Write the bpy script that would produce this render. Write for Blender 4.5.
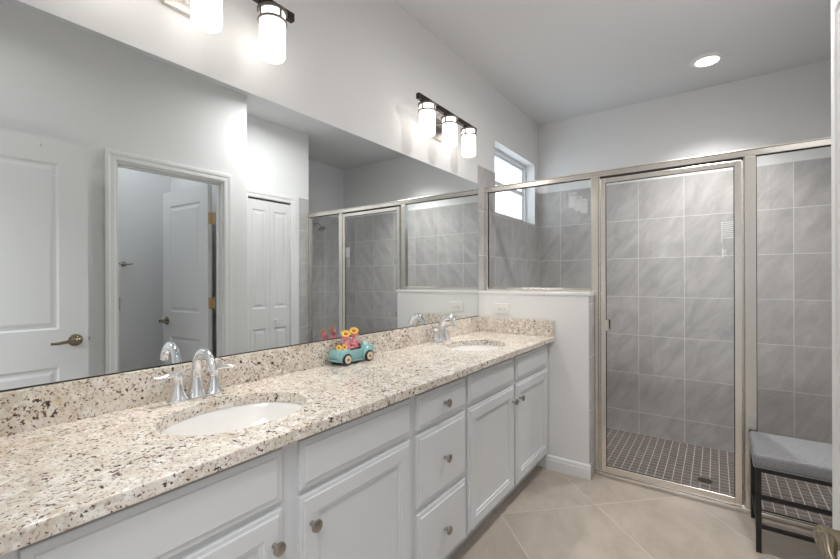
import bpy, bmesh, math, random
from mathutils import Vector, Matrix
R = math.radians
C = bpy.context.scene.collection
for o in list(bpy.data.objects): bpy.data.objects.remove(o)
S = bpy.context.scene
rng = random.Random(7)

# ---------------------------------------------------------------- camera
cam = bpy.data.cameras.new('camera'); cam.sensor_width = 36; cam.lens = 409.85*36/840; cam.clip_start = .01
co = bpy.data.objects.new('camera', cam); C.objects.link(co); S.camera = co
_a, _r = R(35.835), R(-.186)
F = Vector((-math.sin(_a), math.cos(_a), 0)); Rt = Vector((math.cos(_a), math.sin(_a), 0)); Up = Vector((0, 0, 1))
R2 = math.cos(_r)*Rt + math.sin(_r)*Up; U2 = -math.sin(_r)*Rt + math.cos(_r)*Up
co.matrix_world = Matrix(((R2.x, U2.x, -F.x, 1.404), (R2.y, U2.y, -F.y, 0.0), (R2.z, U2.z, -F.z, 1.239), (0, 0, 0, 1)))

# ---------------------------------------------------------------- world, lights, exposure
w = bpy.data.worlds.new('world'); S.world = w; w.use_nodes = True
bg = w.node_tree.nodes['Background']; bg.inputs[0].default_value = (.86, .93, 1, 1); bg.inputs[1].default_value = 2.0
S.view_settings.view_transform = 'Standard'; S.view_settings.look = 'None'; S.view_settings.gamma = 1
S.view_settings.use_curve_mapping = False
S.view_settings.exposure = 0.62
SHADE_EMIT = 1.65
def area(name, loc, rot, sx, sy, power, col):
    l = bpy.data.lights.new(name, 'AREA'); l.shape = 'RECTANGLE'; l.size = sx; l.size_y = sy; l.energy = power; l.color = col
    o = bpy.data.objects.new(name, l); C.objects.link(o); o.location = loc; o.rotation_euler = rot; return o
def disk(name, loc, size, power, col, spread=180):
    l = bpy.data.lights.new(name, 'AREA'); l.shape = 'DISK'; l.size = size; l.energy = power; l.color = col; l.spread = R(spread)
    o = bpy.data.objects.new(name, l); C.objects.link(o); o.location = loc; return o
area('bedroom_fill', (1.2, -.85, 2.70), (0, 0, 0), 2.2, 1.2, 60, (.93, .96, 1))      # unseen panel added as fill, standing in for bedroom daylight
def spot(name, loc, ang, power, col):
    l = bpy.data.lights.new(name, 'SPOT'); l.spot_size = R(ang); l.spot_blend = 1; l.energy = power; l.color = col; l.shadow_soft_size = .06
    o = bpy.data.objects.new(name, l); C.objects.link(o); o.location = loc; return o
spot('shower_can_lamp', (1.358, 3.445, 2.722), 110, 95, (1, .97, .95))
disk('toilet_room_fill', (2.4, 1.15, 2.735), .13, 3.5, (.93, .97, 1))  # unseen disk added to brighten the toilet room
disk('entry_fill', (1.2, .35, 2.735), .13, 1.2, (1, .98, .96), 150)  # unseen overhead disk added as weak fill near the doorway
disk('vanity_fill', (1.35, 2.15, 2.735), .13, 11, (1, .98, .96), 168)  # unseen disk added as fill for the middle of the room

# ---------------------------------------------------------------- materials
def mat(name): 
    m = bpy.data.materials.new(name); m.use_nodes = True; return m, m.node_tree, m.node_tree.nodes['Principled BSDF']
def P(name, col, rough=.5, metal=0, bump=0, bscale=60, coat=0, var=0, **kw):
    m, nt, b = mat(name)
    b.inputs['Base Color'].default_value = (*col, 1); b.inputs['Roughness'].default_value = rough; b.inputs['Metallic'].default_value = metal
    if coat: b.inputs['Coat Weight'].default_value = coat; b.inputs['Coat Roughness'].default_value = .05
    if bump or var:
        tc = nt.nodes.new('ShaderNodeTexCoord'); n = nt.nodes.new('ShaderNodeTexNoise'); n.inputs['Scale'].default_value = bscale; n.inputs['Detail'].default_value = 4
        nt.links.new(tc.outputs['Object'], n.inputs['Vector'])
    if bump:
        bp = nt.nodes.new('ShaderNodeBump'); bp.inputs['Strength'].default_value = bump; bp.inputs['Distance'].default_value = .002
        nt.links.new(n.outputs['Fac'], bp.inputs['Height']); nt.links.new(bp.outputs[0], b.inputs['Normal'])
    if var:
        r = nt.nodes.new('ShaderNodeMapRange'); r.inputs['To Min'].default_value = 1-var; r.inputs['To Max'].default_value = 1+var
        mx = nt.nodes.new('ShaderNodeMix'); mx.data_type = 'RGBA'; mx.blend_type = 'MULTIPLY'; mx.inputs[0].default_value = 1
        mx.inputs[6].default_value = (*col, 1); nt.links.new(n.outputs['Fac'], r.inputs['Value']); nt.links.new(r.outputs[0], mx.inputs[7]); nt.links.new(mx.outputs[2], b.inputs['Base Color'])
    return m
def emit(name, col, s, base=(.9,.9,.9)):
    m, nt, b = mat(name); b.inputs['Base Color'].default_value = (*base, 1); b.inputs['Emission Color'].default_value = (*col, 1); b.inputs['Emission Strength'].default_value = s
    b.inputs['Roughness'].default_value = .3; return m
class N:                                            # tiny node helper
    def __init__(s, nt): s.nt = nt
    def new(s, t, **kw):
        n = s.nt.nodes.new(t)
        for k, v in kw.items(): setattr(n, k, v)
        return n
    def m(s, op, a, b=None, c=None):
        n = s.new('ShaderNodeMath', operation=op)
        for i, v in enumerate((a, b, c)):
            if v is None: continue
            if isinstance(v, (int, float)): n.inputs[i].default_value = v
            else: s.nt.links.new(v, n.inputs[i])
        return n.outputs[0]
    def mix(s, f, a, b, mode='MIX'):
        n = s.new('ShaderNodeMix', data_type='RGBA', blend_type=mode)
        for i, v in ((0, f), (6, a), (7, b)):
            if isinstance(v, tuple): n.inputs[i].default_value = (*v, 1)
            elif isinstance(v, (int, float)): n.inputs[i].default_value = v
            else: s.nt.links.new(v, n.inputs[i])
        return n.outputs[2]
    def ramp(s, f, lo, hi):
        n = s.new('ShaderNodeMapRange'); n.inputs['From Min'].default_value = lo; n.inputs['From Max'].default_value = hi
        s.nt.links.new(f, n.inputs['Value']); return n.outputs[0]
    def noise(s, vec, scale, detail=3, rough=.5, dist=0):
        n = s.new('ShaderNodeTexNoise'); n.inputs['Scale'].default_value = scale; n.inputs['Detail'].default_value = detail
        n.inputs['Roughness'].default_value = rough; n.inputs['Distortion'].default_value = dist
        s.nt.links.new(vec, n.inputs['Vector']); return n.outputs['Fac']
    def coord(s): 
        t = s.new('ShaderNodeTexCoord'); x = s.new('ShaderNodeSeparateXYZ'); s.nt.links.new(t.outputs['Object'], x.inputs[0]); return t.outputs['Object'], x.outputs
    def mapping(s, vec, rot=(0,0,0), scale=(1,1,1)):
        n = s.new('ShaderNodeMapping'); n.inputs['Rotation'].default_value = rot; n.inputs['Scale'].default_value = scale
        s.nt.links.new(vec, n.inputs['Vector']); return n.outputs[0]
def tile_mat(name, axes, size, off, c1, c2, grout, gw, rough, veinrot=(0, 0, 0), veinscale=(1, 1, 1), nscale=4, pervar=.06, diag=False, bump=.4):
    m, nt, b = mat(name); n = N(nt); vec, ax = n.coord()
    if diag: u = n.m('ADD', ax[0], ax[1]); v = n.m('SUBTRACT', ax[1], ax[0])
    else: u = ax[axes[0]]; v = ax[axes[1]]
    us = n.m('DIVIDE', n.m('SUBTRACT', u, off[0]), size); vs = n.m('DIVIDE', n.m('SUBTRACT', v, off[1]), size)
    def edge(q):
        f = n.m('FRACT', q); return n.m('MINIMUM', f, n.m('SUBTRACT', 1.0, f))
    e = n.m('MINIMUM', edge(us), edge(vs))
    g = n.ramp(e, gw/size*.45, gw/size*.75)                  # 0 in grout
    cb = n.new('ShaderNodeCombineXYZ'); nt.links.new(n.m('FLOOR', us), cb.inputs[0]); nt.links.new(n.m('FLOOR', vs), cb.inputs[1])
    wn = n.new('ShaderNodeTexWhiteNoise'); nt.links.new(cb.outputs[0], wn.inputs['Vector'])
    off3 = n.new('ShaderNodeVectorMath', operation='SCALE'); nt.links.new(wn.outputs['Color'], off3.inputs[0]); off3.inputs['Scale'].default_value = 7
    av = n.new('ShaderNodeVectorMath', operation='ADD'); nt.links.new(vec, av.inputs[0]); nt.links.new(off3.outputs[0], av.inputs[1])
    mp = n.mapping(av.outputs[0], veinrot, veinscale); mp.node.vector_type = 'TEXTURE'
    f1 = n.ramp(n.noise(mp, nscale, 6, .65, .5), .30, .72)
    base = n.mix(f1, c1, c2)
    pv = n.m('ADD', n.m('MULTIPLY', wn.outputs['Value'], 2*pervar), 1-pervar)
    cc = n.new('ShaderNodeCombineColor'); [nt.links.new(pv, cc.inputs[i]) for i in range(3)]
    base = n.mix(1.0, base, cc.outputs[0], 'MULTIPLY')
    nt.links.new(n.mix(g, grout, base), b.inputs['Base Color'])
    rr = n.m('SUBTRACT', .8, n.m('MULTIPLY', g, .8-rough)); nt.links.new(rr, b.inputs['Roughness'])
    bp = n.new('ShaderNodeBump'); bp.inputs['Strength'].default_value = bump; bp.inputs['Distance'].default_value = .002
    nt.links.new(g, bp.inputs['Height']); nt.links.new(bp.outputs[0], b.inputs['Normal'])
    return m
WC = (.84, .84, .84)
M = {}
M['wall'] = P('wall_paint', WC, .85, bump=.25, bscale=90)
M['ceiling'] = P('ceiling_paint', (.80, .81, .82), .9, bump=.5, bscale=60)
M['trim'] = P('white_trim_paint', (.86, .86, .86), .35)
M['door'] = P('white_door_paint', (.82, .82, .82), .4)
M['cab'] = P('white_cabinet_paint', (.66, .67, .68), .35)
M['chrome'] = P('polished_chrome', (.86, .87, .89), .07, 1)
M['nickel'] = P('brushed_nickel', (.58, .55, .51), .26, 1)
M['knob'] = P('satin_nickel', (.42, .39, .35), .3, 1)
M['frame'] = P('brushed_aluminium_frame', (.80, .765, .71), .22, 1)
M['collar'] = P('aged_nickel', (.16, .14, .125), .5, .3)
M['bronze'] = P('dark_bronze', (.035, .024, .02), .35, .6)
M['porcelain'] = P('white_porcelain', (.88, .87, .85), .08, coat=.6)
M['brass'] = P('brass', (.66, .54, .38), .3, 1)
M['antique'] = P('antique_nickel', (.30, .245, .17), .25, 1)
M['black'] = P('black_powder_coat', (.014, .013, .013), .45)
M['dark'] = P('dark_gap', (.02, .02, .02), .8)
M['fabric'] = P('grey_woven_fabric', (.27, .27, .285), .5, bump=.8, bscale=110, var=.35)
M['turq'] = P('turquoise_glaze', (.27, .52, .53), .22, coat=.5, var=.15, bscale=40)
M['tyre'] = P('black_rubber', (.02, .02, .02), .5)
M['cream'] = P('cream_paint', (.75, .68, .52), .4)
M['pink'] = P('pink_glaze', (.82, .28, .33), .3, coat=.3)
M['yellow'] = P('sunflower_yellow', (.92, .58, .08), .45)
M['orange'] = P('orange_brown_seed', (.45, .17, .04), .6)
M['plate'] = P('white_plastic', (.84, .83, .81), .35)
M['beige'] = P('beige_plastic', (.62, .56, .42), .4)
M['vinyl'] = P('white_vinyl', (.82, .84, .86), .4)
M['shade'] = emit('lit_opal_glass', (1, .95, .88), SHADE_EMIT)
M['lens'] = emit('lit_lens', (1, .95, .88), 5)
M['tile_xz'] = tile_mat('grey_wall_tile_across', (0, 2), .3292, (.867, .098), (.40, .385, .378), (.60, .575, .562), (.78, .765, .755), .0035, .32, (0, R(35), 0), (.7, 1, 1.8), 8, .05)
M['tile_yz'] = tile_mat('grey_wall_tile_along', (1, 2), .3292, (3.607, .098), (.40, .385, .378), (.60, .575, .562), (.78, .765, .755), .0035, .32, (R(-35), 0, 0), (1, .7, 1.8), 8, .05)
M['mosaic'] = tile_mat('brown_grey_mosaic', (0, 1), .0508, (.86, 3.93), (.095, .074, .066), (.14, .11, .10), (.56, .52, .48), .0034, .4, nscale=9, pervar=.14)
M['floor'] = tile_mat('beige_floor_tile', (0, 1), .768, (3.25, .752), (.36, .305, .255), (.51, .445, .38), (.60, .545, .475), .0050, .34, (0, 0, R(20)), (1, 1.8, 1), 6, .04, diag=True)
def granite():
    m, nt, b = mat('speckled_granite'); n = N(nt); vec, ax = n.coord()
    base = n.mix(n.ramp(n.noise(vec, 9, 5, .6), .38, .62), (.79, .73, .645), (.67, .605, .515))
    base = n.mix(n.ramp(n.noise(n.mapping(vec, (.3, .2, .5)), 34, 4, .6), .48, .62), base, (.88, .845, .785))
    base = n.mix(n.m('MULTIPLY', n.ramp(n.noise(n.mapping(vec, (.9, .2, 1.8)), 60, 4, .6), .55, .66), .4), base, (.56, .53, .49))     # grey translucent grains
    base = n.mix(n.m('MULTIPLY', n.ramp(n.noise(n.mapping(vec, (1.1, .4, .8)), 17, 5, .7), .57, .70), .65), base, (.56, .38, .20))      # tan stain
    clump = n.ramp(n.noise(n.mapping(vec, (2.2, .1, .3)), 10, 3, .6), .36, .64)
    base = n.mix(n.m('MULTIPLY', n.ramp(n.noise(n.mapping(vec, (.7, 1.4, .3)), 125, 3, .6), .575, .61), .62), base, (.36, .22, .16))
    thr = n.m('SUBTRACT', n.noise(n.mapping(vec, (.2, 2.4, 1.3)), 118, 3, .58), n.m('MULTIPLY', n.m('SUBTRACT', 1.0, clump), .055))
    base = n.mix(n.ramp(thr, .578, .60), base, (.14, .07, .055))
    thr2 = n.m('SUBTRACT', n.noise(n.mapping(vec, (1.7, .6, 2.3)), 58, 4, .62), n.m('MULTIPLY', n.m('SUBTRACT', 1.0, clump), .04))
    base = n.mix(n.ramp(thr2, .605, .63), base, (.05, .028, .025))
    nt.links.new(base, b.inputs['Base Color']); b.inputs['Roughness'].default_value = .16; b.inputs['IOR'].default_value = 1.5
    return m
M['granite'] = granite()
def mirror_mat():
    m, nt, b = mat('mirror_silver'); b.inputs['Base Color'].default_value = (.80, .83, .83, 1); b.inputs['Metallic'].default_value = 1; b.inputs['Roughness'].default_value = 0; return m
M['mirror'] = mirror_mat()
def glass_mat(name, tint, boost=1.0):
    m = bpy.data.materials.new(name); m.use_nodes = True; nt = m.node_tree; n = N(nt); nt.nodes.clear()
    out = n.new('ShaderNodeOutputMaterial'); tr = n.new('ShaderNodeBsdfTransparent'); tr.inputs[0].default_value = (*tint, 1)
    gl = n.new('ShaderNodeBsdfGlossy'); gl.inputs['Roughness'].default_value = .0; gl.inputs['Color'].default_value = (.95, .97, 1, 1)
    fr = n.new('ShaderNodeFresnel'); fr.inputs[0].default_value = 1.5; ge = n.new('ShaderNodeNewGeometry')
    fac = n.m('MULTIPLY', n.m('MULTIPLY', fr.outputs[0], boost), n.m('SUBTRACT', 1.0, ge.outputs['Backfacing']))
    mx = n.new('ShaderNodeMixShader'); nt.links.new(fac, mx.inputs[0]); nt.links.new(tr.outputs[0], mx.inputs[1]); nt.links.new(gl.outputs[0], mx.inputs[2])
    nt.links.new(mx.outputs[0], out.inputs[0]); return m
M['glass'] = glass_mat('clear_shower_glass', (.975, .985, .985), 1.6)
M['pane'] = glass_mat('window_pane_glass', (.95, .97, .98))

# ---------------------------------------------------------------- mesh helpers
class MB:
    def __init__(s): s.bm = bmesh.new()
    def box(s, x0, x1, y0, y1, z0, z1, bev=0, seg=2):
        t = bmesh.new(); bmesh.ops.create_cube(t, size=1)
        for v in t.verts: v.co = Vector(((x0+x1)/2+v.co.x*(x1-x0), (y0+y1)/2+v.co.y*(y1-y0), (z0+z1)/2+v.co.z*(z1-z0)))
        if bev: bmesh.ops.bevel(t, geom=t.edges[:], offset=bev, segments=seg, affect='EDGES', profile=.5)
        return s.add(t)
    def add(s, t, mtx=None):
        if mtx is not None: bmesh.ops.transform(t, matrix=mtx, verts=t.verts[:])
        me = bpy.data.meshes.new('t'); t.to_mesh(me); t.free(); s.bm.from_mesh(me); bpy.data.meshes.remove(me); return s
    def face(s, pts):
        s.bm.faces.new([s.bm.verts.new(p) for p in pts]); return s
    def lathe(s, prof, mtx=None, seg=32, sx=1, sy=1, cap0=False, cap1=False):      # prof: (r, z) about z
        t = bmesh.new(); rings = []
        for r, z in prof:
            if r < 1e-6: rings.append([t.verts.new((0, 0, z))])
            else: rings.append([t.verts.new((r*sx*math.cos(2*math.pi*i/seg), r*sy*math.sin(2*math.pi*i/seg), z)) for i in range(seg)])
        for a, b in zip(rings, rings[1:]):
            for i in range(seg):
                j = (i+1) % seg
                if len(a) == 1 and len(b) == 1: continue
                if len(a) == 1: t.faces.new((a[0], b[i], b[j]))
                elif len(b) == 1: t.faces.new((a[i], a[j], b[0]))
                else: t.faces.new((a[i], a[j], b[j], b[i]))
        if cap0 and len(rings[0]) > 1: t.faces.new(rings[0][::-1])
        if cap1 and len(rings[-1]) > 1: t.faces.new(rings[-1])
        bmesh.ops.recalc_face_normals(t, faces=t.faces[:]) if (cap0 or len(rings[0]) == 1) and (cap1 or len(rings[-1]) == 1) else None
        return s.add(t, mtx)
    def tube(s, pts, rad, seg=14, flat=None, caps=True):                        # rad: number or list of r or (ra, rb)
        pts = [Vector(p) for p in pts]; n = len(pts)
        if not isinstance(rad, (list, tuple)): rad = [rad]*n
        t = bmesh.new(); rings = []; prev = None
        for i, p in enumerate(pts):
            d = (pts[min(i+1, n-1)]-pts[max(i-1, 0)]).normalized()
            if prev is None: side = d.cross(Vector((0, 0, 1))); side = Vector((1, 0, 0)) if side.length < .1 else side.normalized()
            else: side = (prev - d*prev.dot(d)).normalized()
            prev = side; up = side.cross(d).normalized(); r = rad[i]; ra, rb = r if isinstance(r, tuple) else (r, r)
            rings.append([t.verts.new(p + side*ra*math.cos(2*math.pi*k/seg) + up*rb*math.sin(2*math.pi*k/seg)) for k in range(seg)])
        for a, b in zip(rings, rings[1:]):
            for k in range(seg): t.faces.new((a[k], a[(k+1) % seg], b[(k+1) % seg], b[k]))
        if caps: t.faces.new(rings[0][::-1]); t.faces.new(rings[-1])
        bmesh.ops.recalc_face_normals(t, faces=t.faces[:]); return s.add(t)
    def ball(s, c, r, sx=1, sy=1, sz=1, mtx=None, u=20, v=12):
        t = bmesh.new(); bmesh.ops.create_uvsphere(t, u_segments=u, v_segments=v, radius=r)
        for q in t.verts: q.co = Vector((q.co.x*sx, q.co.y*sy, q.co.z*sz))
        if mtx is not None: bmesh.ops.transform(t, matrix=mtx, verts=t.verts[:])
        for q in t.verts: q.co += Vector(c)
        return s.add(t)
    def prism(s, outline, axis, a0, a1, bev=0):                                    # outline in the other two axes (cyclic order)
        t = bmesh.new()
        def mk(u, v, a): return {'x': (a, u, v), 'y': (u, a, v), 'z': (u, v, a)}[axis]
        A = [t.verts.new(mk(u, v, a0)) for u, v in outline]; B = [t.verts.new(mk(u, v, a1)) for u, v in outline]; n = len(A)
        for i in range(n): t.faces.new((A[i], A[(i+1) % n], B[(i+1) % n], B[i]))
        t.faces.new(A[::-1]); t.faces.new(B); bmesh.ops.recalc_face_normals(t, faces=t.faces[:])
        if bev: bmesh.ops.bevel(t, geom=t.edges[:], offset=bev, segments=2, affect='EDGES', profile=.5)
        return s.add(t)
    def nested(s, u0, u1, v0, v1, loops, f):                                      # rectangular loops (inset, depth); f maps (u, v, depth) to xyz
        rings = [[s.bm.verts.new(f(u, v, d)) for u, v in ((u0+i, v0+i), (u1-i, v0+i), (u1-i, v1-i), (u0+i, v1-i))] for i, d in loops]
        for a, b in zip(rings, rings[1:]):
            for k in range(4): s.bm.faces.new((a[k], a[(k+1) % 4], b[(k+1) % 4], b[k]))
        s.bm.faces.new(rings[-1]); return rings
    def build(s, name, m, parent=None, off=None, smooth=None, weld=True, recalc=False):
        bm = s.bm
        if weld: bmesh.ops.remove_doubles(bm, verts=bm.verts[:], dist=1e-5)
        if recalc: bmesh.ops.recalc_face_normals(bm, faces=bm.faces[:])
        if off is not None: bmesh.ops.translate(bm, vec=-Vector(off), verts=bm.verts[:])
        me = bpy.data.meshes.new(name); bm.to_mesh(me); bm.free(); me.materials.append(M[m] if isinstance(m, str) else m)
        if smooth is not None:
            for p in me.polygons: p.use_smooth = True
            me.set_sharp_from_angle(angle=R(smooth))
        o = bpy.data.objects.new(name, me); C.objects.link(o)
        if parent is not None: o.parent = parent
        return o
def rz(a): return Matrix.Rotation(a, 4, 'Z')
def T(x, y, z): return Matrix.Translation((x, y, z))
def tag(o, label, cat, group=None):
    o['label'] = label; o['category'] = cat
    if group: o['group'] = group
    return o
def thing(name, label, cat, loc=(0, 0, 0), rot=0, group=None):
    o = bpy.data.objects.new(name, None); o.empty_display_size = .1; C.objects.link(o); o.location = loc; o.rotation_euler = (0, 0, rot); return tag(o, label, cat, group)
def struct(name, mb, m, **k):
    o = mb.build(name, m, **k); o['kind'] = 'structure'; return o
def copy_tree(o, parent=None):
    c = o.copy(); C.objects.link(c)
    if parent is not None: c.parent = parent
    for ch in list(o.children): copy_tree(ch, c)
    return c

# ---------------------------------------------------------------- setting
CZ = 2.743; XA, YA, XB, XS, YB = 1.7126, 1.886, 2.038, 2.739, 3.937
D = .556; YW = 2.662; ZC = .867
W0, W1, WZ0, WZ1 = 2.952, 3.82, 1.754, 2.331           # shower window opening
m = MB(); m.box(-.15, 3.1, -2.7, 2.762, -.1, 0); struct('floor', m, 'floor')
m = MB(); m.box(-.15, 3.1, 2.762, 4.1, -.19, -.09); struct('floor_shower', m, 'mosaic')
m = MB(); m.box(-.15, 3.1, -2.7, 4.1, CZ, CZ+.1); struct('ceiling', m, 'ceiling')
m = MB()
m.box(-.15, 0, -2.7, W0, 0, CZ); m.box(-.15, 0, W1, 4.1, -.1, CZ); m.box(-.15, 0, W0, W1, -.1, WZ0); m.box(-.15, 0, W0, W1, WZ1, CZ)
struct('wall_left', m, 'wall', weld=False)
m = MB(); m.box(0, 2.9, YB+.004, 4.1, -.1, CZ); struct('wall_back', m, 'wall')
m = MB(); m.box(0, XS, YB, YB+.004, -.09, 2.073); struct('wall_tile_back', m, 'tile_xz')
m = MB()
TX = .003
m.box(0, TX, YW+.004, W0, 0, 2.073); m.box(0, TX, W1, YB, -.09, 2.073); m.box(0, TX, W0, W1, -.09, WZ0); m.box(0, TX, 2.80, W0, -.09, 0)
struct('wall_tile_left', m, 'tile_yz', weld=False)
m = MB(); m.box(-.1, 0, W0, W1, WZ0-.0005, WZ0+.004); struct('trim_1', m, 'tile_yz')        # tiled window sill
m = MB(); m.box(XS, 2.9, 2.66, 4.1, -.1, CZ); struct('wall_right', m, 'wall')
m = MB(); m.box(XS-.004, XS, 2.785, YB, -.09, 2.073); struct('wall_tile_right', m, 'tile_yz')
# wall in front of the toilet room, with its doorway
DY0, DY1, DH = .982, 1.69, 2.003
m = MB()
m.box(XA, 1.795, 0, DY0, 0, CZ); m.box(XA, 1.795, DY1, YA, 0, CZ); m.box(XA, 1.795, DY0, DY1, DH, CZ); m.box(1.795, XB, 1.786, YA, 0, CZ)
struct('wall_toilet_room', m, 'wall', weld=False)
# closet wall
m = MB(); BY0, BY1, BH = 2.09, 2.549, 1.998
m.box(XB, 2.14, 1.786, BY0, 0, CZ); m.box(XB, 2.14, BY1, 2.776, 0, CZ); m.box(XB, 2.14, BY0, BY1, BH, CZ); m.box(2.14, XS, 2.66, 2.776, -.1, CZ); m.box(2.14, 2.95, 1.786, YA, 0, CZ)
struct('wall_closet', m, 'wall', weld=False)
m = MB(); m.box(XB-.004, XB, 2.653, 2.78, 0, 2.073); m.box(XB-.004, XS-.004, 2.776, 2.78, -.09, 2.073); struct('wall_tile_return', m, 'tile_yz', weld=False)
m = MB(); m.box(2.845, 2.95, -.12, 2.66, 0, CZ); m.box(1.795, 2.845, .5, .6, 0, CZ); struct('wall_toilet_far', m, 'wall', weld=False)
# wall with the entry doorway the camera looks through, and the bedroom behind it
m = MB(); m.box(0, .78, -.12, 0, 0, CZ); m.box(1.63, 2.845, -.12, 0, 0, CZ); m.box(.78, 1.63, -.12, 0, 2.05, CZ); struct('wall_front', m, 'wall', weld=False)
m = MB(); m.box(-.15, 3.1, -2.8, -2.7, 0, CZ); m.box(3.0, 3.1, -2.7, -.12, 0, CZ); struct('wall_bedroom', m, P('bedroom_paint', (.5, .5, .5), .9), weld=False)
# half wall under the fixed glass
m = MB(); m.box(0, .766, YW, 2.79, 0, 1.135); m.box(0, .776, YW-.004, 2.80, 1.135, 1.153, .002)
struct('wall_half', m, 'wall', weld=False)
m = MB(); m.box(.766, .776, YW+.003, 2.80, 0, 1.135); m.box(0, .776, 2.79, 2.80, -.1, 1.135); struct('wall_tile_half', m, 'tile_yz', weld=False)
m = MB(); m.box(.776, XB, 2.762, 2.80, -.1, .0); m.box(.776, XB, 2.80, 2.806, -.1, .0); struct('trim_2', m, 'tile_xz', weld=False)   # shower curb
def baseboard(name, x0, x1, y, sgn):
    m = MB(); p = [(y, 0), (y+sgn*.013, 0), (y+sgn*.013, .062), (y+sgn*.010, .070), (y+sgn*.010, .078), (y+sgn*.006, .088), (y, .092)]
    t = m.prism([(a, b) for a, b in p], 'x', x0, x1); struct(name, m, 'trim', recalc=True)
baseboard('baseboard_back', .50, .7755, YW, -1)
def basey(name, x, y0, y1):
    m = MB(); m.prism([(x, 0), (x-.013, 0), (x-.013, .062), (x-.010, .07), (x-.01, .078), (x-.006, .088), (x, .092)], 'y', y0, y1); struct(name, m, 'trim', recalc=True)
basey('baseboard_right', XA, .02, DY0-.065); basey('baseboard_closet', XB, BY1+.065, 2.652)

# door casings (profiled) around an opening in a wall of constant x, on the side facing -x
def casing(name, x, y0, y1, h, wd=.062):
    m = MB()
    prof = [(0, 0), (0, -.010), (.008, -.013), (.030, -.013), (.040, -.017), (wd-.004, -.017), (wd, -.013), (wd, 0)]    # (distance out from the opening, x)
    rings = []
    for (py, pz, sy, sz) in ((y0, 0, -1, 0), (y0, h, -1, 1), (y1, h, 1, 1), (y1, 0, 1, 0)):
        rings.append([m.bm.verts.new((x+dx, py+sy*a, pz+sz*a)) for a, dx in prof])
    for a, b in zip(rings, rings[1:]):
        for i in range(len(prof)): m.bm.faces.new((a[i], a[(i+1) % len(prof)], b[(i+1) % len(prof)], b[i]))
    m.bm.faces.new(rings[0]); m.bm.faces.new(rings[-1][::-1])
    struct(name, m, 'trim', recalc=True, weld=False)
casing('trim_3', XA, DY0, DY1, DH)
casing('trim_4', XB, BY0, BY1, BH)
m = MB(); t_ = .014                                                                                 # jamb lining of the toilet room doorway
m.box(XA-.001, 1.797, DY0, DY0+t_, 0, DH); m.box(XA-.001, 1.797, DY1-t_, DY1, 0, DH); m.box(XA-.001, 1.797, DY0+t_, DY1-t_, DH-t_, DH)
m.box(1.74, 1.77, DY0+t_, DY0+t_+.01, 0, DH-t_); m.box(1.74, 1.77, DY1-t_-.01, DY1-t_, 0, DH-t_); m.box(1.74, 1.77, DY0+t_, DY1-t_, DH-t_-.01, DH-t_)
struct('trim_5', m, 'trim', weld=False)
m = MB(); m.box(.78, .796, -.125, .002, 0, 2.05); m.box(1.614, 1.63, -.125, .002, 0, 2.05); m.box(.796, 1.614, -.125, .002, 2.034, 2.05)
struct('trim_6', m, 'trim', weld=False)

# window: vinyl frame and sash set at the outside of the opening
m = MB(); X0, X1 = -.135, -.085
for a, b, c, d in ((W0, W1, WZ1-.03, WZ1), (W0, W1, WZ0+.004, WZ0+.034), (W0, W0+.03, WZ0+.034, WZ1-.03), (W1-.03, W1, WZ0+.034, WZ1-.03)): m.box(X0, X1, a, b, c, d, .003)
for a, b, c, d in ((W0+.03, W1-.03, WZ1-.052, WZ1-.03), (W0+.03, W1-.03, WZ0+.034, WZ0+.056), (W0+.03, W0+.052, WZ0+.056, WZ1-.052), (W1-.052, W1-.03, WZ0+.056, WZ1-.052)): m.box(X0+.01, X1-.018, a, b, c, d, .002)
m.box(X0+.008, X1-.012, W0+.03, W1-.03, 2.035, 2.070, .002)
win = struct('window_1', m, 'vinyl', weld=False)
m = MB(); m.box(-.118, -.114, W0+.05, W1-.05, WZ0+.054, WZ1-.05); m.build('window_pane', 'pane', win)

# panelled door leaf: u 0..wd along +x, thickness y 0..th, height z
def leaf(wd, h, th, panels, rec=.007):
    m = MB(); us = sorted({0, wd, *[p[0] for p in panels], *[p[1] for p in panels]}); vs = sorted({0, h, *[p[2] for p in panels], *[p[3] for p in panels]})
    for side in (0, 1):
        f = (lambda u, v, d: (u, d, v)) if side == 0 else (lambda u, v, d: (u, th-d, v))
        for u0, u1 in zip(us, us[1:]):
            for v0, v1 in zip(vs, vs[1:]):
                if any(p[0] <= u0 and u1 <= p[1] and p[2] <= v0 and v1 <= p[3] for p in panels):
                    m.nested(u0, u1, v0, v1, [(0, 0), (.010, rec), (.022, rec), (.040, .001)], f)
                else: m.face([f(u0, v0, 0), f(u1, v0, 0), f(u1, v1, 0), f(u0, v1, 0)])
    for a in (0, wd): 
        for v0, v1 in zip(vs, vs[1:]): m.face([(a, 0, v0), (a, th, v0), (a, th, v1), (a, 0, v1)])
    for b in (0, h):
        for u0, u1 in zip(us, us[1:]): m.face([(u0, 0, b), (u1, 0, b), (u1, th, b), (u0, th, b)])
    return m
def lever(mb, x, z, y, sgn, dirn=-1, ln=.115):          # on a leaf: rosette at (x, z) on face y, sticking out by sgn, lever towards dirn along x
    rot = Matrix.Rotation(R(90) if sgn < 0 else R(-90), 4, 'X')
    mb.lathe([(0, 0), (.033, 0), (.034, .004), (.030, .010), (.016, .014), (.013, .016), (.012, .045), (.014, .050), (.014, .060), (.010, .064), (0, .065)], T(x, y, z) @ rot, 28)
    yy = y+sgn*.055
    mb.tube([(x, yy, z), (x+dirn*.02, yy, z+.002), (x+dirn*.05, yy+sgn*.004, z-.001), (x+dirn*.085, yy+sgn*.002, z-.006), (x+dirn*ln, yy-sgn*.008, z-.006)],
            [(.009, .011), (.009, .010), (.0065, .009), (.006, .0085), (.005, .008)], 14)
def hinge(mb, x, y, z, h=.09):
    mb.lathe([(0, 0), (.0055, 0), (.0055, h), (0, h)], T(x, y, z-h/2), 12); 
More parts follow.
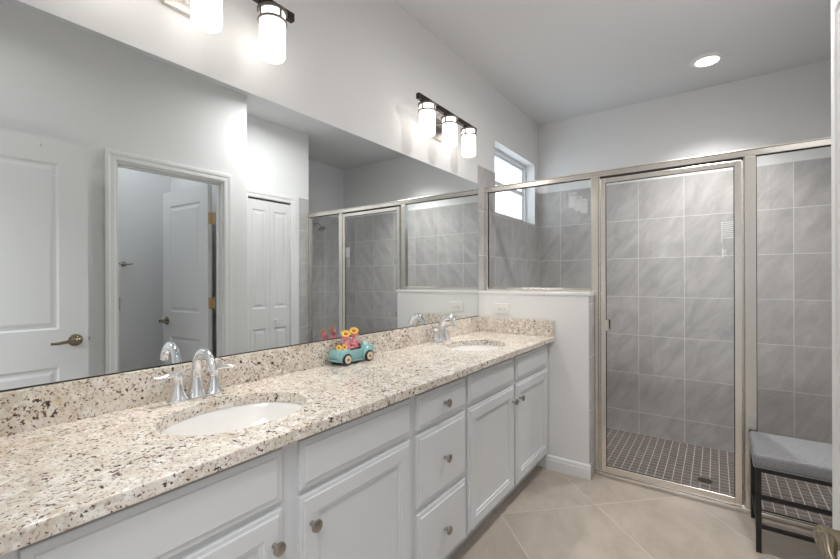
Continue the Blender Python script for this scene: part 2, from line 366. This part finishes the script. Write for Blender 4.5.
# door_1: entry door, open, its room side facing the mirror. Local u from hinge to free edge.
pan = [(.13, .63, .25, .756), (.13, .63, .965, 1.885)]
d1 = struct('door_1', leaf(.76, 2.018, .035, pan), 'door', recalc=True)
d1.matrix_world = T(1.583, .044, .008) @ rz(R(90)) @ Matrix.Scale(1, 4)
# local +x -> world +y, local +y -> world -x ; move so room face is local y = .035
d1.matrix_world = T(1.618, .044, .004) @ rz(R(90+.8))
m = MB(); lever(m, .700, .897, .035, 1); lever(m, .700, .897, 0, -1); m.build('lever_handle', 'antique', d1, smooth=35, weld=False)
m = MB(); m.box(.7597, .7607, .006, .029, .87, .925); m.box(.7605, .772, .011, .024, .888, .907, .002); m.build('latch', 'knob', d1, weld=False)
m = MB(); [m.box(.0, .002, .0, .03, z-.045, z+.045) for z in (.2, 1.0, 1.8)]; [hinge(m, -.004, .038, z) for z in (.2, 1.0, 1.8)]; m.build('hinge', 'brass', d1, weld=False)
# over-door hook
g = MB(); g.box(-.001, .001, -.012, .012, 0, .0015)
hk = thing('over_door_hook', 'thin white metal hook hung over the top edge of the open entry door', 'hook', (1.60, .598, 2.0225))
m = MB(); m.box(-.0227, .0227, -.006, .006, 0, .0015); m.box(-.0242, -.0227, -.006, .006, -.05, .0015); m.box(.0227, .0242, -.006, .006, -.03, .0015); m.build('bracket', 'trim', hk, weld=False)
m = MB(); m.tube([(-.0235, 0, -.044), (-.030, 0, -.052), (-.040, 0, -.050), (-.046, 0, -.040)], .0025, 8); m.build('prong', 'trim', hk, smooth=40)

# door_2: toilet room door, standing open inside the toilet room
pan2 = [(.11, .545, .25, .756), (.11, .545, .965, 1.86)]
d2 = struct('door_2', leaf(.655, 1.985, .035, pan2), 'door', recalc=True)
d2.matrix_world = T(1.845, 1.634, .008) @ rz(R(-4.8))
m = MB(); lever(m, .595, .885, 0, -1); m.build('lever_handle', 'antique', d2, smooth=35, weld=False)
m = MB()
for z in (.18, 1.05, 1.72):
    m.box(-.0015, 0, .002, .034, z-.045, z+.045); hinge(m, -.006, .042, z)
    m.box(-.046, -.0015, .0345, .037, z-.045, z+.045)
m.build('hinge', 'brass', d2, weld=False)
# closet bifold: door_3 has two leaves
fr = struct('door_3', leaf(.2265, 1.975, .03, [(.045, .185, .25, .776), (.045, .185, .965, 1.885)], .006), 'door', recalc=True)
fr.matrix_world = T(XB+.035, BY0+.002, .008) @ rz(R(90))
o = leaf(.2265, 1.975, .03, [(.045, .185, .25, .776), (.045, .185, .965, 1.885)], .006).build('folding_leaf', 'door', fr, recalc=True); o.location = (.2285, 0, 0)
m = MB(); m.lathe([(0, 0), (.008, 0), (.007, .008), (.013, .014), (.015, .020), (.011, .026), (0, .028)], T(.2285+.06, .03, .846) @ Matrix.Rotation(R(-90), 4, 'X'), 20); m.build('knob', 'trim', fr, smooth=40)

# ---------------------------------------------------------------- vanity cabinets
FX, DXF = .512, .530
def front(mb, y0, y1, z0, z1, kind):
    f = lambda u, v, d: (d, u, v); xf = DXF; xb = FX
    if kind == 'drawer': L = [(0, xb), (0, xf-.007), (.0015, xf-.0055), (.015, xf-.0045), (.017, xf-.0005), (.019, xf)]
    else: L = [(0, xb), (0, xf-.007), (.0015, xf-.0055), (.011, xf-.0045), (.013, xf-.0005), (.015, xf), (.054, xf), (.056, xf-.003), (.067, xf-.0045), (.069, xf-.010)]
    rings = mb.nested(y0, y1, z0, z1, L, f); mb.bm.faces.new(rings[0][::-1])
def knob(parent, y, z, off):
    m = MB(); m.lathe([(0, 0), (.0075, 0), (.006, .004), (.0055, .012), (.0135, .018), (.0165, .022), (.0155, .027), (.007, .0295), (0, .03)], Matrix.Rotation(R(90), 4, 'Y'), 24)
    # square-ish knob seen in the photo: squash slightly
    o = m.build('knob', 'knob', parent, smooth=40); o.location = Vector((DXF-.0005, y, z))-Vector(off); return o
def cabinet(label, y0, y1, doors, drawers, falses, knobs):
    off = (.25, (y0+y1)/2, 0); t = thing('vanity_cabinet', label, 'cabinet', off, 0, 'white vanity cabinets')
    m = MB(); m.box(.004, .012, y0, y1, .108, .834); m.box(.012, FX, y0, y0+.016, .108, .834); m.box(.012, FX, y1-.016, y1, .108, .834); m.box(.012, FX, y0+.016, y1-.016, .108, .124)
    m.box(FX-.019, FX, y0+.016, y1-.016, .124, .834)
    m.build('body', 'cab', t, off, weld=False)
    m = MB(); m.box(.10, .44, y0+.001, y1-.001, 0, .108); m.build('toe_kick', 'cab', t, off)
    fs = []
    for i, (a, b) in enumerate(doors):
        m = MB(); front(m, a, b, .125, .670, 'door'); d = m.build('door', 'cab', t, off, recalc=True); knob(d, knobs[i], .592, off)
    for a, b in falses:
        m = MB(); front(m, a, b, .688, .818, 'drawer'); m.build('false_drawer_front', 'cab', t, off, recalc=True)
    for a, b, z0, z1 in drawers:
        m = MB(); front(m, a, b, z0, z1, 'drawer'); d = m.build('drawer', 'cab', t, off, recalc=True); knob(d, (a+b)/2, (z0+z1)/2, off)
    return t
cabinet('white sink base cabinet nearest the camera, under the front sink', .006, 1.175, [(.152, .628), (.682, 1.158)], [], [(.152, .628), (.682, 1.158)], [.600, .714])
cabinet('narrow white cabinet with a stack of three drawers between the sink bases', 1.176, 1.564, [], [(1.197, 1.550, .688, .816), (1.197, 1.550, .402, .668), (1.197, 1.550, .125, .380)], [], [])
cabinet('white two-door sink base cabinet at the far end beside the shower half wall', 1.565, 2.655, [(1.577, 2.074), (2.102, 2.613)], [], [(1.577, 2.074), (2.102, 2.613)], [2.044, 2.136])

# ---------------------------------------------------------------- countertop with two oval cut-outs
SK = [(.298, .645, .155, .205), (.298, 2.075, .155, .205)]
ct = thing('countertop', 'long cream and brown speckled granite vanity top with two oval sink cut-outs', 'countertop', (.278, 1.33, ZC-.031))
m = MB(); xa, xb2 = .003, D-.004; ya, yb_ = .006, 2.655; zt, zb = ZC, ZC-.031
def ring_patch(mb, x0, x1, y0, y1, cx, cy, ax, ay, z, flip, n=72):
    ang = [2*math.pi*i/n for i in range(n)]+[math.atan2(yy-cy, xx-cx) % (2*math.pi) for xx in (x0, x1) for yy in (y0, y1)]; ang = sorted(set(round(a, 6) for a in ang))
    I, O = [], []
    for a in ang:
        c, s_ = math.cos(a), math.sin(a); k = 1/math.sqrt((c/ax)**2+(s_/ay)**2); I.append((cx+c*k, cy+s_*k, z))
        q = min([((x1-cx)/c if c > 1e-9 else ((x0-cx)/c if c < -1e-9 else 1e9)), ((y1-cy)/s_ if s_ > 1e-9 else ((y0-cy)/s_ if s_ < -1e-9 else 1e9))]); O.append((cx+c*q, cy+s_*q, z))
    for i in range(len(ang)):
        j = (i+1) % len(ang); q = [I[i], O[i], O[j], I[j]]; mb.face(q[::-1] if flip else q)
    return I
yp = ya
for (cx, cy, ax, ay) in SK:
    y0, y1 = cy-.26, cy+.26
    for z, fl in ((zt, False), (zb, True)):
        q = [(xa, yp, z), (xb2, yp, z), (xb2, y0, z), (xa, y0, z)]; m.face(q[::-1] if fl else q)
        I = ring_patch(m, xa, xb2, y0, y1, cx, cy, ax, ay, z, fl)
    n = len(I)
    for i in range(n):
        a, b = I[i], I[(i+1) % n]; m.face([(a[0], a[1], zt), (b[0], b[1], zt), (b[0], b[1], zb), (a[0], a[1], zb)])
    yp = y1
for z, fl in ((zt, False), (zb, True)):
    q = [(xa, yp, z), (xb2, yp, z), (xb2, yb_, z), (xa, yb_, z)]; m.face(q[::-1] if fl else q)
pr = [(xb2, zt), (D-.001, zt-.001), (D, zt-.004), (D, zb+.004), (D-.001, zb+.001), (xb2, zb)]
for (x0, z0), (x1, z1) in zip(pr, pr[1:]): m.face([(x0, ya, z0), (x1, ya, z1), (x1, yb_, z1), (x0, yb_, z0)])
m.face([(xa, ya, zb), (xa, ya, zt), (xa, yb_, zt), (xa, yb_, zb)])
for y in (ya, yb_): m.face([(xa, y, zt)]+[(x, y, z) for x, z in pr]+[(xa, y, zb)])
OFF = ct.location[:]
m.build('slab', 'granite', ct, OFF, recalc=True)
m = MB(); m.box(.003, .022, ya, 2.655, ZC, .971, .0015); m.build('backsplash', 'granite', ct, OFF)
m = MB(); m.box(.022, .552, 2.636, 2.655, ZC, .971, .0015); m.build('side_splash', 'granite', ct, OFF)

# sinks (undermount)
def sink(label, cx, cy, ax, ay):
    t = thing('sink', label, 'sink', (cx, cy, ZC-.18), 0, 'oval undermount sinks')
    m = MB(); zr = .1488                                  # rim just under the slab
    outer = [(1.12, zr), (1.12, zr-.012), (1.02, zr-.014), (.97, zr-.05), (.80, zr-.10), (.50, zr-.135), (.12, zr-.146)]
    inner = [(.12, zr-.138), (.45, zr-.128), (.74, zr-.098), (.90, zr-.055), (.97, zr-.02), (1.0, zr-.004), (1.02, zr), (1.12, zr)]
    prof = outer+inner; t2 = bmesh.new(); seg = 64; rings = [[t2.verts.new((ax*r*math.cos(2*math.pi*i/seg), ay*r*math.sin(2*math.pi*i/seg), z)) for i in range(seg)] for r, z in prof]
    for a, b in zip(rings, rings[1:]+rings[:1]):
        for i in range(seg): 
            try: t2.faces.new((a[i], a[(i+1) % seg], b[(i+1) % seg], b[i]))
            except ValueError: pass
    m.add(t2); m.build('bowl', 'porcelain', t, smooth=60, recalc=True)
    m = MB(); m.lathe([(0, -.02), (.014, -.02), (.014, .001), (.022, .0015), (.024, .004), (.018, .006), (.015, .004), (.013, .009), (0, .010)], T(0, 0, zr-.139), 28); m.build('drain', 'chrome', t, smooth=40)
    return t
s1 = sink('white oval undermount sink in the counter nearest the camera', *SK[0])
s2 = copy_tree(s1); s2.location.y = SK[1][1]; s2['label'] = 'white oval undermount sink at the far end of the counter beside the half wall'

# faucets
def faucet(label):
    t = thing('faucet', label, 'faucet', (.072, .636, ZC), 0, 'chrome bathroom faucets')
    m = MB(); o = [(.026*math.cos(a), (.062 if math.sin(a) > 0 else -.062)+.026*math.sin(a)) for a in [i*math.pi/12 for i in range(24)]]
    m.prism(o, 'z', 0, .010, .002); m.build('base_plate', 'chrome', t, smooth=35)
    for s in (-1, 1):
        m = MB(); m.lathe([(.0, .008), (.027, .008), (.0245, .014), (.019, .026), (.0155, .045), (.0135, .065), (.0140, .074), (.0155, .080), (.012, .086), (0, .088)], T(0, s*.055, 0), 28)
        h = m.build('handle_base', 'chrome', t, smooth=40)
        m = MB(); y = s*.055; m.tube([(0, y-s*.004, .080), (.002, y+s*.014, .086), (.004, y+s*.034, .085), (.006, y+s*.056, .083), (.006, y+s*.070, .086)], [(.013, .010), (.012, .009), (.0105, .0075), (.0105, .006), (.007, .004)], 16)
        m.build('lever', 'chrome', h, smooth=50)
    m = MB(); m.lathe([(0, .008), (.027, .008), (.024, .016), (.0195, .030)], T(0, 0, 0), 28)
    pts = [(0, 0, .028), (-.002, 0, .060), (-.001, 0, .090), (.006, 0, .116), (.020, 0, .136), (.042, 0, .147), (.066, 0, .145), (.084, 0, .131), (.095, 0, .113), (.100, 0, .097)]
    m.tube(pts, [(.0195, .0195), (.0165, .0165), (.0155, .015), (.0155, .0135), (.016, .0125), (.0165, .0115), (.0165, .011), (.016, .0115), (.015, .012), (.0145, .0115)], 20)
    m.build('spout', 'chrome', t, smooth=45, weld=False)
    m = MB(); m.lathe([(0, 0), (.003, 0), (.003, .05), (.006, .052), (.007, .058), (.004, .063), (0, .064)], T(-.022, 0, .008), 14); m.build('lift_rod', 'chrome', t, smooth=40)
    return t
f1 = faucet('chrome two-lever faucet behind the sink nearest the camera')
f2 = copy_tree(f1); f2.location = (.072, 2.058, ZC); f2['label'] = 'chrome two-lever faucet behind the far sink, near the wall outlet'

# ---------------------------------------------------------------- mirror
mr = thing('wall_mirror', 'long frameless vanity mirror on the left wall above the backsplash', 'mirror', (0, 1.33, .974))
m = MB(); m.box(.0015, .007, .01, 2.655, .9745, 1.932); m.build('glass', 'mirror', mr, mr.location)
m = MB(); m.box(.0, .0015, .012, 2.653, .9745, 1.931); m.build('backing', 'dark', mr, mr.location)
m = MB(); m.box(.0, .010, .01, 2.655, .9715, .9745); m.build('bottom_channel', 'dark', mr, mr.location)

# ---------------------------------------------------------------- outlet on the half wall
ot = thing('wall_outlet', 'white horizontal duplex outlet on the half wall above the side splash', 'outlet', (.192, YW, 1.034))
m = MB(); m.box(-.058, .058, -.006, 0, -.036, .036, .003); m.build('cover_plate', 'plate', ot)
for s in (-1, 1):
    m = MB(); m.lathe([(0, 0), (.0165, 0), (.0165, .002), (.0155, .003), (0, .003)], T(s*.0195, -.005, 0) @ Matrix.Rotation(R(90), 4, 'X'), 24); r_ = m.build('receptacle', 'plate', ot, smooth=40)
    m = MB(); [m.box(s*.0195+a-.004, s*.0195+a+.004, -.0088, -.0078, b-.0012, b+.0012) for a, b in ((-.002, .0065), (-.002, -.0065))]; m.box(s*.0195+.006, s*.0195+.0105, -.0088, -.0078, -.0022, .0022); m.build('slots', 'dark', r_, weld=False)
m = MB(); m.lathe([(0, 0), (.003, 0), (.003, .001), (0, .0015)], T(0, -.006, 0) @ Matrix.Rotation(R(90), 4, 'X'), 12); m.build('screw', 'knob', ot)

# ---------------------------------------------------------------- vanity lights
def vanity_light(label, yc):
    t = thing('vanity_light', label, 'wall light', (0, yc, 2.10), 0, 'three-shade vanity lights above the mirror')
    m = MB(); m.box(0, .020, -.083, .083, .003, .128, .003); m.build('back_plate', 'nickel', t)
    m = MB(); m.box(.108, .130, -.322, .322, .104, .134, .002); m.build('bar', 'bronze', t)
    for s in (-1, 1): m = MB(); m.tube([(.018, s*.05, .100), (.06, s*.05, .108), (.11, s*.05, .117)], .007, 10); m.build('arm', 'nickel', t, smooth=40)
    for k in (-1, 0, 1):
        y = k*.2335
        m = MB(); m.lathe([(.0, -.071), (.032, -.071), (.041, -.067), (.0445, -.058), (.0445, .088), (.042, .094), (0, .094)], T(.12, y, 0), 40); sh = m.build('shade', 'shade', t, smooth=40)
        m = MB()
        for z in (.058, .092): m.lathe([(.0448, z), (.0500, z), (.0500, z+.007), (.0448, z+.007), (.0448, z)], T(.12, y, 0), 40)
        m.lathe([(0, .0945), (.052, .0945), (.052, .101), (.02, .104), (0, .105)], T(.12, y, 0), 40)
        for j in range(4):
            a = math.pi/2*j; t2 = MB(); b = bmesh.new(); bmesh.ops.create_cube(b, size=1)
            for v in b.verts: v.co = Vector((.0475+v.co.x*.004, v.co.y*.008, .077+v.co.z*.036))
            m.add(b, T(.12, y, 0) @ rz(a))
        m.build('collar', 'collar', sh, smooth=40, weld=False)
    return t
v1 = vanity_light('three-shade vanity light nearest the camera, cut by the top of the photo', .648)
for k in (-1, 0, 1):                                   # light leaving the open lower end of each shade
    for yc in (.648, 2.085): disk('shade_bulb', (.12, yc+k*.2335, 2.0275), .07, .5, (1, .95, .89), 92)
v2 = copy_tree(v1); v2.location.y = 2.085; v2['label'] = 'three-shade bronze and nickel vanity light above the far sink near the window'

# ---------------------------------------------------------------- recessed ceiling light
rc = thing('recessed_light', 'round white recessed light glowing in the ceiling above the shower', 'ceiling light', (1.358, 3.445, CZ))
m = MB(); m.lathe([(.070, -.012), (.078, -.008), (.100, -.003), (.101, 0), (.070, 0), (.070, -.012)], None, 48); m.build('trim_ring', 'trim', rc, smooth=40)
m = MB(); m.lathe([(0, -.009), (.05, -.008), (.0705, -.003), (.0705, -.001), (0, -.001)], None, 48); m.build('lens', 'lens', rc, smooth=40)

# ---------------------------------------------------------------- shower enclosure
FY0, FY1 = 2.762, 2.800
se = thing('shower_enclosure', 'brushed metal framed glass shower enclosure with a hinged door and two fixed panels', 'shower enclosure', (1.02, 2.781, .001)); so = se.location[:]
def sp(name, boxes, mt='frame', par=None, bev=.003, **k):
    m = MB()
    for b in boxes: m.box(*b, bev)
    return m.build(name, mt, par or se, so, weld=False)
sp('header', [(.004, XB-.005, FY0-.004, FY1, 1.882, 1.914), (.004, XB-.005, FY0-.008, FY1, 1.914, 1.921)])
sp('sill', [(.777, XB-.005, FY0-.006, FY1, .001, .022), (.777, XB-.005, FY0+.006, FY1-.006, .022, .030)])
sp('wall_channel', [(.004, .030, FY0, FY1, 1.154, 1.882)])
sp('wall_channel', [(XB-.030, XB-.005, FY0, FY1, .030, 1.882)])
sp('bottom_rail', [(.030, .756, FY0, FY1, 1.154, 1.172), (.030, .756, FY0+.008, FY1-.008, 1.172, 1.180)])
sp('post', [(.757, .800, FY0-.002, FY1, 1.154, 1.882), (.777, .800, FY0-.002, FY1, .030, 1.154), (.800, .812, FY0+.006, FY1, .030, 1.882)])
sp('post', [(1.527, 1.575, FY0-.002, FY1, .030, 1.882), (1.520, 1.527, FY0+.008, FY1, .030, 1.882)])
GY = 2.781
sp('glass_panel', [(.026, .760, GY-.003, GY+.003, 1.176, 1.886)], 'glass', bev=0)
sp('glass_panel', [(1.573, XB-.026, GY-.003, GY+.003, .026, 1.886)], 'glass', bev=0)
sp('panel_gasket', [(.030, .0325, FY0+.004, GY, 1.180, 1.882), (.0325, .757, FY0+.004, GY, 1.8795, 1.882)], 'dark', bev=0)
sp('panel_gasket', [(1.575, 1.578, FY0+.004, GY, .030, 1.882), (1.578, XB-.03, FY0+.004, GY, 1.879, 1.882), (1.578, XB-.03, FY0+.004, GY, .030, .033)], 'dark', bev=0)
dx0, dx1, dz0, dz1 = .816, 1.516, .036, 1.868
sp('header_gap_shade', [(.812, 1.520, FY0+.004, FY0+.012, 1.866, 1.882)], 'dark', bev=0)  # dark strip painting the shadow between header and door
dr = sp('door', [(dx0, dx0+.030, FY0-.008, FY0+.014, dz0, dz1), (dx1-.032, dx1, FY0-.008, FY0+.014, dz0, dz1), (dx0+.030, dx1-.032, FY0-.008, FY0+.014, dz1-.030, dz1), (dx0+.030, dx1-.032, FY0-.008, FY0+.014, dz0, dz0+.034)])
sp('door_glass', [(dx0+.026, dx1-.028, FY0, FY0+.006, dz0+.030, dz1-.026)], 'glass', dr, 0)
sp('door_gasket', [(dx0+.030, dx0+.033, FY0-.004, FY0, dz0+.034, dz1-.030), (dx1-.035, dx1-.032, FY0-.004, FY0, dz0+.034, dz1-.030), (dx0+.03, dx1-.032, FY0-.004, FY0, dz1-.033, dz1-.03), (dx0+.03, dx1-.032, FY0-.004, FY0, dz0+.034, dz0+.037)], 'dark', dr, 0)
sp('pull_handle', [(dx0+.018, dx0+.050, FY0-.030, FY0-.024, .918, .985), (dx0+.020, dx0+.026, FY0-.026, FY0-.007, .925, .978), (dx0+.010, dx0+.020, FY0+.013, FY0+.032, .925, .978), (dx0+.010, dx0+.050, FY0+.030, FY0+.036, .918, .985)], 'frame', dr, .0015)
# white mark of thin strips on the glass near the top right of the door
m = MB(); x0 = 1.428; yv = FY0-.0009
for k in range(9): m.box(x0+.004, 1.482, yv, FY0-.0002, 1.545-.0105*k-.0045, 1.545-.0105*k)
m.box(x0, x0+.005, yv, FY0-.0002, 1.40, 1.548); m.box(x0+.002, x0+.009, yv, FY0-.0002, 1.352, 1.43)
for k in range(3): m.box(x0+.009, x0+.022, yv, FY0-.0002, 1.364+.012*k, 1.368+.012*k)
m.build('glass_mark', P('mark_white', (.85, .86, .86), .5), dr, so, weld=False)

# shower head, drain
sh = thing('shower_fixture', 'chrome shower head on its arm high on the right tiled shower wall, seen in mirror', 'shower head', (XS-.004, 3.43, 1.945))
m = MB(); m.lathe([(0, 0), (.028, 0), (.026, .006), (.012, .010), (0, .010)], Matrix.Rotation(R(-90), 4, 'Y'), 24); m.build('flange', 'knob', sh, smooth=40)
m = MB(); m.tube([(-.005, 0, 0), (-.05, 0, .005), (-.09, 0, -.005), (-.12, 0, -.035)], .009, 12); m.build('arm', 'knob', sh, smooth=40)
m = MB(); m.lathe([(0, .03), (.014, .028), (.018, .01), (.045, -.012), (.05, -.024), (.046, -.028), (0, -.028)], T(-.13, 0, -.052) @ Matrix.Rotation(R(35), 4, 'Y'), 28); m.build('spray_head', 'knob', sh, smooth=40)
dn = thing('shower_drain', 'round metal drain grate in the brown mosaic shower floor', 'drain', (1.342, 3.274, -.09))
m = MB(); m.lathe([(0, 0), (.055, 0), (.055, .003), (.052, .004), (.044, .004), (.044, .002), (0, .002)], None, 36); m.build('rim', 'knob', dn, smooth=30)
m = MB(); [m.box(-.04*math.sqrt(max(0, 1-(k*.011/.042)**2)), .04*math.sqrt(max(0, 1-(k*.011/.042)**2)), k*.011-.0025, k*.011+.0025, .002, .004) for k in range(-3, 4)]; m.build('grate', 'dark', dn, weld=False)

# ---------------------------------------------------------------- stool
st = thing('padded_bench', 'small bench with grey fabric seat and black metal legs in front of the shower', 'bench', (1.78, 2.57, 0)); o_ = st.location[:]
x0, x1, y0, y1 = 1.548, 2.006, 2.394, 2.742
m = MB(); m.box(x0-.008, x1+.008, y0-.007, y1+.003, .386, .447, .016, 4)
for v in m.bm.verts:
    if v.co.z > .44: v.co.z += .006*(1-(abs(v.co.x-(x0+x1)/2)/.24)**2)
m.build('seat_cushion', 'fabric', st, o_, smooth=50)
m = MB(); m.box(x0-.0085, x1+.0085, y0-.0075, y1+.0035, .3865, .3895, .001); m.build('seat_piping', 'fabric', st, o_)
q = .020
for (a, b) in ((x0, y0), (x1-q, y0), (x0, y1-q), (x1-q, y1-q)):
    m = MB(); m.box(a, a+q, b, b+q, 0, .386, .0015); m.build('leg', 'black', st, o_)
m = MB(); m.box(x0+q, x1-q, y0, y0+q, .366, .386); m.box(x0+q, x1-q, y1-q, y1, .366, .386); m.box(x0, x0+q, y0+q, y1-q, .366, .386); m.box(x1-q, x1, y0+q, y1-q, .366, .386); m.build('seat_frame', 'black', st, o_, weld=False)
for z, yy in ((.250, y0), (.118, y0), (.118, y1-q)):
    m = MB(); m.box(x0+q, x1-q, yy+.003, yy+.017, z-.008, z+.008); m.build('stretcher', 'black', st, o_)
for xx in (x0, x1-q):
    m = MB(); m.box(xx+.003, xx+.017, y0+q, y1-q, .110, .126); m.build('stretcher', 'black', st, o_)

# ---------------------------------------------------------------- toilet room fittings seen in the mirror
rh = thing('robe_hook', 'small chrome double hook on the far toilet room wall, seen through the doorway', 'hook', (2.845, 1.40, 1.383))
m = MB(); m.lathe([(0, 0), (.022, 0), (.020, .006), (.009, .010), (0, .010)], Matrix.Rotation(R(-90), 4, 'Y'), 24); m.build('rosette', 'knob', rh, smooth=40)
m = MB(); m.tube([(-.008, 0, 0), (-.035, 0, 0), (-.045, 0, .006)], .007, 10); m.tube([(-.04, -.055, .004), (-.045, -.02, -.002), (-.045, .02, -.002), (-.04, .055, .004)], .006, 10); m.build('prong', 'knob', rh, smooth=40, weld=False)
wp = thing('wall_switch', 'small beige wall plate with a dark rocker inside the toilet room', 'switch', (2.845, 1.338, 1.035))
m = MB(); m.box(-.006, 0, -.036, .036, -.058, .058, .002); m.build('cover_plate', 'beige', wp)
m = MB(); m.box(-.010, -.006, -.008, .008, -.022, .010, .001); m.build('rocker', 'knob', wp)

# ---------------------------------------------------------------- toy car with two pink figures
tc = thing('toy_car', 'turquoise ceramic toy convertible carrying two pink figures with sunflowers, by the backsplash', 'toy', (.070, 1.318, ZC), R(-4))
# local: y forward (towards the far end), x to the camera side
m = MB()
side = [(-.100, .022), (-.105, .034), (-.101, .054), (-.092, .066), (-.062, .070), (-.036, .068), (-.030, .060), (.030, .060), (.036, .078), (.080, .076), (.096, .068), (.104, .050), (.102, .022), (.094, .014), (-.094, .014)]
m.prism([(y, z) for y, z in side], 'x', -.034, .034, .006)
m.build('body', 'turq', tc, smooth=50)
for sx in (-1, 1):
    for wy in (-.062, .066):
        f_ = MB(); f_.ball((sx*.036, wy, .036), 1, .0125, .035, .033, u=24, v=14); f_.build('fender', 'turq', tc, smooth=60)
        w_ = MB(); rm = Matrix.Rotation(R(90), 4, 'Y')
        w_.lathe([(0, -.007), (.021, -.007), (.0255, -.004), (.0265, 0), (.0255, .004), (.021, .007), (0, .007)], T(sx*.0435, wy, .0265) @ rm, 28); wo = w_.build('wheel', 'tyre', tc, smooth=40)
        w_ = MB(); w_.lathe([(0, .0115), (.005, .011), (.007, .0085), (.0145, .0075), (.0175, .0088), (.0175, .005), (0, .005)], T(sx*.0435, wy, .0265) @ (rm if sx > 0 else Matrix.Rotation(R(-90), 4, 'Y')), 24); hc = w_.build('hubcap', 'cream', wo, smooth=40)
        w_ = MB(); w_.ball((sx*.053, wy, .0265), .0065, .45, 1, 1, u=12, v=8); w_.build('hub_bolt', 'orange', wo, smooth=60)
    b_ = MB(); b_.box(sx*.034-.006 if sx < 0 else .034, sx*.034 if sx < 0 else .040, -.035, .038, .012, .018, .002); b_.build('running_board', 'turq', tc)
m = MB(); m.ball((0, .072, .064), 1, .026, .034, .022, u=20, v=12); m.build('hood', 'turq', tc, smooth=60)
for y in (-.106, .105):
    m = MB(); m.tube([(-.034, y*.98, .022), (-.02, y*1.0, .022), (.02, y*1.0, .022), (.034, y*.98, .022)], .0045, 10); m.build('bumper', 'turq', tc, smooth=50)
for sx in (-1, 1): m = MB(); m.ball((sx*.030, .095, .062), .009, 1, 1.1, 1); m.build('headlight', 'turq', tc, smooth=60)
m = MB(); m.tube([(-.030, .046, .066), (-.028, .038, .092), (.028, .038, .092), (.030, .046, .066)], .0028, 8); m.build('windscreen_frame', 'turq', tc, smooth=40)
m = MB(); m.box(-.026, .026, -.050, .034, .060, .0665, .002); m.build('interior', P('dark_seat', (.12, .05, .045), .6), tc)
def petals(mb, c, nrm, r, n=12):
    nrm = Vector(nrm).normalized(); q = nrm.to_track_quat('Z', 'Y').to_matrix().to_4x4()
    for k in range(n):
        a = 2*math.pi*k/n; mt = T(*c) @ q @ rz(a) @ T(r*.66, 0, .001) @ Matrix.Rotation(R(-22), 4, 'Y')
        mb.ball((0, 0, 0), 1, r*.40, r*.21, r*.08, u=10, v=6, mtx=None) if False else None
        t2 = bmesh.new(); bmesh.ops.create_uvsphere(t2, u_segments=10, v_segments=6, radius=1)
        for v in t2.verts: v.co = Vector((v.co.x*r*.42, v.co.y*r*.22, v.co.z*r*.09))
        mb.add(t2, mt)
    return q
def sunflower(c, nrm, r, name='sunflower'):
    m = MB(); q = petals(m, c, nrm, r); s = m.build(name, 'yellow', tc, smooth=60, weld=False)
    m = MB(); t2 = bmesh.new(); bmesh.ops.create_uvsphere(t2, u_segments=14, v_segments=8, radius=1)
    for v in t2.verts: v.co = Vector((v.co.x*r*.42, v.co.y*r*.42, v.co.z*r*.22))
    m.add(t2, T(*c) @ q @ T(0, 0, r*.05)); m.build('flower_centre', 'orange', s, smooth=60)
# two seated figures: torso and arms one mesh, head, face details
def figure(px, py, h, lean):
    m = MB(); t2 = bmesh.new(); bmesh.ops.create_uvsphere(t2, u_segments=20, v_segments=14, radius=1)
    for v in t2.verts: v.co = Vector((v.co.x*.0165*(1-.2*v.co.z), v.co.y*.0175*(1-.25*v.co.z), v.co.z*.027))
    m.add(t2, T(px, py, .083))
    m.tube([(px, py+lean*.2, .100), (px, py+lean, h-.010)], [.009, .008], 12)
    m.ball((px, py+lean, h), 1, .0145, .0155, .0145, u=18, v=12)
    m.tube([(px, py+lean+.008, h-.002), (px, py+lean+.021, h-.005)], [.0085, .0060], 12)          # snout
    for s in (-1, 1): m.tube([(px+s*.013, py+.004, .096), (px+s*.017, py+.022, .086), (px+s*.010, py+.040, .088)], [.0055, .005, .0055], 10)
    for s in (-1, 1): m.tube([(px+s*.009, py+.0, .070), (px+s*.011, py+.026, .072), (px+s*.010, py+.034, .068)], [.007, .007, .006], 10)
    b = m.build('figure', 'pink', tc, smooth=60, weld=False)
    e = MB(); [e.ball((px+s*.0065, py+lean+.0125, h+.005), .0022, u=10, v=8) for s in (-1, 1)]; e.build('eyes', 'dark', b, smooth=60, weld=False)
figure(.010, -.040, .118, -.004); figure(.004, .008, .126, .004)
sunflower((.016, -.046, .133), (.50, -.30, .80), .021); sunflower((.010, .006, .141), (.50, -.30, .78), .021)
sunflower((.026, -.062, .078), (.8, -.1, .55), .0135); sunflower((.018, -.086, .077), (.7, -.5, .6), .0125); sunflower((-.014, -.078, .080), (-.4, -.3, .9), .0125)
m = MB(); m.tube([(.030, .028, .064), (.022, .026, .082)], .002, 8); m.lathe([(.008, 0), (.0095, .001), (.0095, .002), (.008, .002), (.008, 0)], T(.014, .024, .085) @ Matrix.Rotation(R(60), 4, 'X'), 16); m.build('steering_wheel', 'dark', tc, weld=False)
